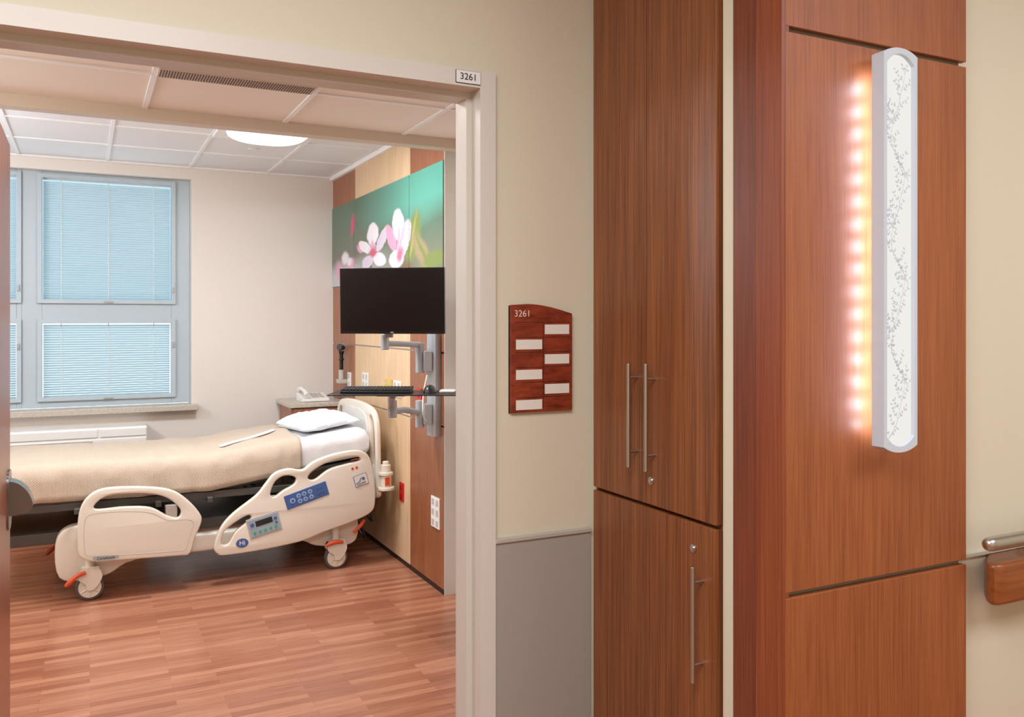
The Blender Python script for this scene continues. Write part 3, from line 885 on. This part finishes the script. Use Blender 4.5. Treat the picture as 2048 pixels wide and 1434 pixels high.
# ------------------------------------------------------------------ workstation arm
YAW = -math.radians(26.565)
wa = root("workstation_arm", (1.72, 4.42, .86), "grey wall track with articulated monitor and keyboard arms", "wall mount")
p = Part(); p.plate([(1.750,4.37),(1.750,4.47),(1.715,4.475),(1.70,4.455),(1.70,4.385),(1.715,4.365)], [], XY, .862, 1.425)
p.done("track", M_armgrey, wa)
p = Part()
p.box(1.655,1.70,4.375,4.465,1.22,1.33); p.cyl((1.645,4.42,1.21),(1.645,4.42,1.375),.024)
p.tube([(1.645,4.42,1.365),(1.52,4.37,1.372),(1.40,4.27,1.378)], .016, smooth=4)
p.cyl((1.395,4.265,1.345),(1.395,4.265,1.425),.021)
p.box(-.02,.02,-.0,.035,-.07,.02, Matrix.Translation((1.395,4.205,1.48)) @ Matrix.Rotation(YAW,4,'Z'))
p.tube([(1.395,4.265,1.42),(1.395,4.255,1.46),(1.395,4.20,1.50)], .013)
p.done("monitor_arm", M_armgrey, wa, .003)
p = Part()
p.box(1.655,1.70,4.375,4.465,.93,1.04); p.cyl((1.645,4.42,.91),(1.645,4.42,1.06),.024)
p.tube([(1.645,4.42,.99),(1.53,4.34,1.02),(1.42,4.20,1.03)], .017, smooth=4)
p.cyl((1.41,4.19,1.00),(1.41,4.19,1.09),.024)
p.tube([(1.41,4.19,1.06),(1.38,4.12,1.10),(1.37,4.07,1.125)], .019)
p.box(-.07,.07,-.06,.06,-.012,0, Matrix.Translation((1.37,4.07,1.136)) @ Matrix.Rotation(YAW,4,'Z'))
p.done("keyboard_arm", M_armgrey, wa, .003)
RT = Matrix.Translation((1.372,4.045,1.142)) @ Matrix.Rotation(YAW,4,'Z')
p = Part(); p.box(-.305,.315,-.14,.13,-.006,0,RT); p.done("keyboard_tray", M_black, wa, .002)
p = Part(); p.tube([(1.66,4.35,1.20),(1.62,4.3,1.1),(1.60,4.25,1.0),(1.66,4.36,.95)], .004, smooth=6)
p.done("cable", M_white, wa)
kb = root("keyboard", RT @ Vector((-.10,0,0)), "black full size computer keyboard on the tray", "keyboard")
p = Part(); p.plate([(-.075,.001),(.075,.001),(.075,.020),(-.075,.012)], [], YZ, -.215, .125)
for v in p.bm.verts: v.co = RT @ (v.co + Vector((-.04,0,0)))
p.done("keyboard_case", M_black, kb, .002)
p = Part()
for j in range(6):
    for i in range(20):
        x = -.245 + i*.0172; y = -.062 + j*.0225
        p.box(x-.0072, x+.0072, y-.009, y+.009, .012+j*.0012, .0205+j*.0012, RT)
o = p.done("keys", mat("key_black", (24,24,26), .5), kb, .001); o["kind"] = "stuff"
p = Part()
n = 6; R_ = []
for i in range(n+1):
    th = math.pi/2*i/n; row = []
    for k in range(16):
        a = 2*math.pi*k/16
        v = Vector((.033*math.sin(th)*math.cos(a), .055*math.sin(th)*math.sin(a), .036*math.cos(th)))
        row.append(p.bm.verts.new(RT @ (v + Vector((.175,0,.0015)))))
    R_.append(row)
for i in range(n):
    for k in range(16):
        p.bm.faces.new([R_[i][k], R_[i][(k+1)%16], R_[i+1][(k+1)%16], R_[i+1][k]])
p.bm.faces.new(R_[n])
bmesh.ops.remove_doubles(p.bm, verts=p.bm.verts, dist=.0005)
top(p.done("computer_mouse", M_black, angle=60), "black computer mouse on the keyboard tray", "mouse")
p = Part(); p.box(.225,.30,-.04,.05,.001,.012,RT)
top(p.done("tray_device", M_white, None, .004), "small white plastic device resting on tray end", "device")
RM = Matrix.Translation((1.388,4.13,1.597)) @ Matrix.Rotation(YAW+math.radians(-8),4,'Z') @ Matrix.Rotation(math.radians(2),4,'X')
mo = root("monitor", (1.388,4.13,1.43), "black flat screen computer monitor, switched off, on arm", "monitor")
p = Part(); p.box(-.272,.272,-.004,.020,-.167,.167); p.box(-.15,.15,.02,.045,-.11,.09)
p.done("monitor_case", M_black, mo, .003, xf=RM)
p = Part(); p.box(-.266,.266,-.006,-.003,-.152,.161); p.done("screen", M_screen, mo, xf=RM)
p = Part(); p.box(-.008,.008,-.0055,-.0035,-.163,-.156); p.done("power_light", M_armgrey, mo, xf=RM)

# ------------------------------------------------------------------ corridor cabinet
cb = root("tall_cabinet", (1.6, 1.82, 0), "tall walnut laminate cabinet with brushed bar handles", "cabinet")
box("body", 1.322, 1.92, 1.545, 2.095, 0.0, 2.795, W_cab, cb)
box("scribe_strip", 1.312, 1.322, 2.082, 2.0995, 0.0, 2.79, M_frame, cb)
def hdl(y, z0, z1, s0, s1, par):
    p = Part(); p.cyl((1.271,y,z0),(1.271,y,z1),.0055,seg=20)
    for z in (s0, s1): p.cyl((1.271,y,z),(1.301,y,z),.004,seg=12)
    p.done("handle", M_steel, par, .001, label="brushed steel bar handle")
def lock(y, z, par):
    p = Part(); p.cyl((1.297,y,z),(1.302,y,z),.0105,.0105); p.cyl((1.294,y,z),(1.298,y,z),.007)
    p.box(1.2932,1.2945,y-.001,y+.001,z-.004,z+.004)
    p.done("lock", M_steel, par, .0008)
d1 = box("door", 1.300, 1.320, 1.8255, 2.080, 1.026, 2.79, W_cab, cb, .001)
d2 = box("door", 1.300, 1.320, 1.550, 1.8225, 1.026, 2.79, W_cab, cb, .001)
d3 = box("door", 1.300, 1.320, 1.550, 2.080, 0.08, 1.016, W_cab, cb, .001)
hdl(1.862, 1.115, 1.386, 1.156, 1.350, d1)
hdl(1.785, 1.116, 1.389, 1.156, 1.350, d2); lock(1.801, 1.088, d2)
hdl(1.598, .652, .923, .693, .886, d3); lock(1.632, .955, d3)

wc = root("wood_column", (1.30, 1.41, 0), "reddish cherry veneer column trim at the wall end", "trim")
box("trim_board", 1.296, 1.312, 1.412, 1.488, 0, 2.795, W_cold, wc, .001)
box("trim_board", 1.2915, 1.312, 1.334, 1.411, 0, 2.795, W_col, wc, .001)
wp = root("wood_wall_panel", (1.59, 1.345, 0), "large cherry laminate wall cladding panels with reveal joints", "wall panel")
box("backing", 1.306, 1.866, 1.349, 1.36, 0, 2.79, M_rubber, wp)
for (a, b) in ((0.0, .920), (.932, 2.100), (2.112, 2.79)):
    box("panel", 1.302, 1.872, 1.333, 1.349, a, b, W_panel, wp, .0015)

# ------------------------------------------------------------------ sconce
sc = root("wall_sconce", (1.57, 1.333, 1.215), "tall white wall light with glowing leaf patterned lens", "light")
def cap(x0, x1, z0, z1, rise, n=10, pw=2.2):
    cx = (x0+x1)/2; w = (x1-x0)/2; out = []
    for k in range(n+1):
        t = -1 + 2*k/n; out.append((cx + w*t, z0 + rise*(abs(t)**pw)))
    for k in range(n+1):
        t = 1 - 2*k/n; out.append((cx + w*t, z1 - rise*(abs(t)**pw)))
    return out
fo = cap(1.518, 1.622, 1.215, 2.085, .014)
fi = cap(1.5275, 1.6125, 1.228, 2.072, .022)
p = Part(); p.plate(fo, [fi], XZ, 1.270, 1.302); p.done("frame", M_sconce, sc, .002)
p = Part(); p.plate(fi, [], XZ, 1.279, 1.300); p.done("lens", M_sclens, sc)
p = Part(); p.box(1.566,1.590,1.300,1.333,1.26,2.04); p.done("back_box", M_white, sc)
p = Part(); p.box(1.533,1.541,1.302,1.3035,1.262,2.038); p.box(1.601,1.609,1.302,1.3035,1.262,2.038); p.split("led_strip", M_led, sc)
p = Part(); YL = 1.2784
XA, XB = 1.5295, 1.6105
def ribbon(pts, w):
    if len(pts) < 2: return
    L = []
    for i, (x, z) in enumerate(pts):
        a = pts[max(i-1,0)]; b = pts[min(i+1,len(pts)-1)]
        d = Vector((b[0]-a[0], b[1]-a[1]))
        if d.length < 1e-6: d = Vector((0,1))
        d.normalize(); nrm = Vector((-d.y, d.x))*w*(1 - .6*i/len(pts))
        L.append((p.bm.verts.new((x+nrm.x, YL, z+nrm.y)), p.bm.verts.new((x-nrm.x, YL, z-nrm.y))))
    for i in range(len(L)-1): p.bm.faces.new([L[i][0], L[i+1][0], L[i+1][1], L[i][1]])
def leaf(x, z, a, s):
    ex, ez = x + math.cos(a)*s, z + math.sin(a)*s
    if not (XA < x < XB and XA < ex < XB and 1.245 < z < 2.052): return
    q = []
    for k in range(10):
        t = 2*math.pi*k/10; l = s*(.5+.5*math.cos(t)); w = s*.26*math.sin(t)
        q.append(p.bm.verts.new((x + l*math.cos(a) - w*math.sin(a), YL-.0003, z + l*math.sin(a) + w*math.cos(a))))
    p.bm.faces.new(q)
def dot(x, z, s):
    if not (XA+s < x < XB-s and 1.25 < z < 2.05): return
    p.bm.faces.new([p.bm.verts.new((x + s*math.cos(k*math.pi/4), YL-.0004, z + s*math.sin(k*math.pi/4))) for k in range(8)])
z = 1.240; side = 1
while z < 2.0:
    cx0 = 1.570 - side*.034; main = []
    for k in range(17):
        t = k/16
        main.append((cx0 + side*.060*math.sin(t*2.0)*(1-.15*t) + .004*math.sin(t*9), z + .150*t))
    main = [m_ for m_ in main if m_[1] < 2.055 and XA < m_[0] < XB]
    ribbon(main, .0010)
    for k in range(1, len(main), 2):
        x0, z0 = main[k]
        for sd in ((1, -1) if k % 4 == 1 else ((1,) if (k//2) % 2 else (-1,))):
            if (x0 < 1.540 and sd == 1) or (x0 > 1.600 and sd == -1): continue
            aa = math.pi/2 + sd*random.uniform(.5, 1.3); cx, cz = x0, z0; tw = [(cx, cz)]
            for q in range(random.choice((3, 4))):
                aa -= sd*random.uniform(.02, .26); cx += math.cos(aa)*.0090; cz += math.sin(aa)*.0090
                if not (XA < cx < XB) or cz > 2.055: break
                tw.append((cx, cz))
            ribbon(tw, .0005)
            for q in range(1, len(tw)):
                leaf(tw[q][0], tw[q][1], aa + random.uniform(.5, 1.2), random.uniform(.006, .0085))
                if q % 2 == 1: leaf(tw[q][0], tw[q][1], aa - random.uniform(.5, 1.2), random.uniform(.006, .0085))
    z += .112; side = -side
o = p.done("leaf_pattern", mat("pattern_grey", (140,142,146), .7, em=(190,192,196), es=.58), sc); o["kind"] = "stuff"

# ------------------------------------------------------------------ name sign
sg = root("room_sign", (1.137, 2.10, 1.246), "wood grain room sign reading 3261 with six white inserts", "sign")
arch = [(1.041,1.246),(1.234,1.246)] + [(1.234 - .193*k/12, 1.518 + .026*math.sin(math.pi/2*min(1,(k/12)*1.35)) - (.003*(max(0,k-9))/3)) for k in range(13)]
p = Part(); p.plate(arch, [], XZ, 2.088, 2.0965); p.done("sign_board", W_sign, sg)
p = Part(); p.plate([(a-.002 if a < 1.1 else a-.001, b-.0015) for a, b in arch], [], XZ, 2.0965, 2.0999); p.done("sign_edge", M_gap, sg)
text("lettering", "3261", .026, (1.050, 2.0875, 1.517), M_textw, sg, align='LEFT', off=-.0004)
rows_z = [1.474, 1.4325, 1.391, 1.3495, 1.308, 1.2665]
for i, zc in enumerate(rows_z):
    x0, x1 = (1.146, 1.224) if i % 2 == 0 else (1.056, 1.137)
    p = Part(); p.box(x0, x1, 2.0868, 2.0885, zc-.0135, zc+.0135); p.done("name_insert", M_slot, sg)
p = Part()
for zc in rows_z:
    p.box(1.053, 1.228, 2.0873, 2.0882, zc+.0195, zc+.0205)
p.box(1.141, 1.142, 2.0873, 2.0882, 1.252, 1.494)
p.split("sign_groove", M_gap, sg)

# ------------------------------------------------------------------ handrail
hr = root("handrail", (2.6, 1.31, .826), "steel tube corridor handrail above a rounded wooden bumper", "handrail")
RZ = .979
p = Part(); p.tube([(1.866,1.281,RZ),(1.868,1.281,RZ),(1.872,1.281,RZ),(1.879,1.281,RZ),(1.890,1.281,RZ),(3.9,1.281,RZ)], [.004,.009,.0135,.016,.017,.017], seg=28)
p.done("rail_tube", M_steel, hr)
p = Part(); p.plate([(3.9,1.36),(1.985,1.36),(1.945,1.338),(1.921,1.318),(1.911,1.303),(1.913,1.291),(1.925,1.283),(1.95,1.28),(3.9,1.28)], [], XY, .826, .926, r=.012)
p.done("wood_bumper", W_rail, hr)
p = Part()
for x in (2.10, 3.0, 3.8): p.tube([(x,1.36,.948),(x,1.31,.948),(x,1.285,.965)], .007, smooth=4)
p.split("bracket", M_steel, hr)

# ------------------------------------------------------------------ lights
def area(name, loc, sx, sy, w, col, rot=(0,0,0)):
    l = bpy.data.lights.new(name, 'AREA'); l.shape = 'RECTANGLE'; l.size = sx; l.size_y = sy; l.energy = w
    l.color = lin(col)[:3]
    o = bpy.data.objects.new(name, l); o.location = loc; o.rotation_euler = rot; COL.objects.link(o)
def point(name, loc, r, w, col):
    l = bpy.data.lights.new(name, 'POINT'); l.shadow_soft_size = r; l.energy = w; l.color = lin(col)[:3]
    o = bpy.data.objects.new(name, l); o.location = loc; COL.objects.link(o)
area("corridor_light", (-0.4, 0.3, 2.78), 1.8, 1.2, 88, (246, 248, 253))
area("corridor_light", (2.3, -0.4, 2.78), 1.4, 1.0, 46, (246, 248, 253))
area("vestibule_light", (0.35, 3.0, 2.44), 0.5, 0.4, 13, (248, 248, 246))
point("vestibule_fill", (-1.3, 3.3, 2.25), .15, 38, (248, 248, 246))  # added fill without a fixture, brightens the vestibule ceiling
point("room_fill", (-1.3, 5.0, 2.2), .2, 60, (240, 247, 255))  # unseen point source added to lift the room ceiling
area("room_light", (0.75, 4.50, 2.60), 0.5, 0.3, 46, (242, 248, 255))

w = bpy.data.worlds.new("World"); S.world = w; w.use_nodes = True
bg = w.node_tree.nodes["Background"]
bg.inputs[0].default_value = lin((220, 233, 239)); bg.inputs[1].default_value = 2.8

cam = bpy.data.cameras.new("camera"); cam.lens = 30.06; cam.sensor_width = 36; cam.shift_y = -77/2048
cam.clip_start = 0.05
co = bpy.data.objects.new("camera", cam); co.location = (0, 0, H); co.rotation_euler = (math.pi/2, 0, YAW)
COL.objects.link(co); S.camera = co
S.view_settings.view_transform = 'Standard'
S.view_settings.look = 'None'
S.view_settings.gamma = 1.02
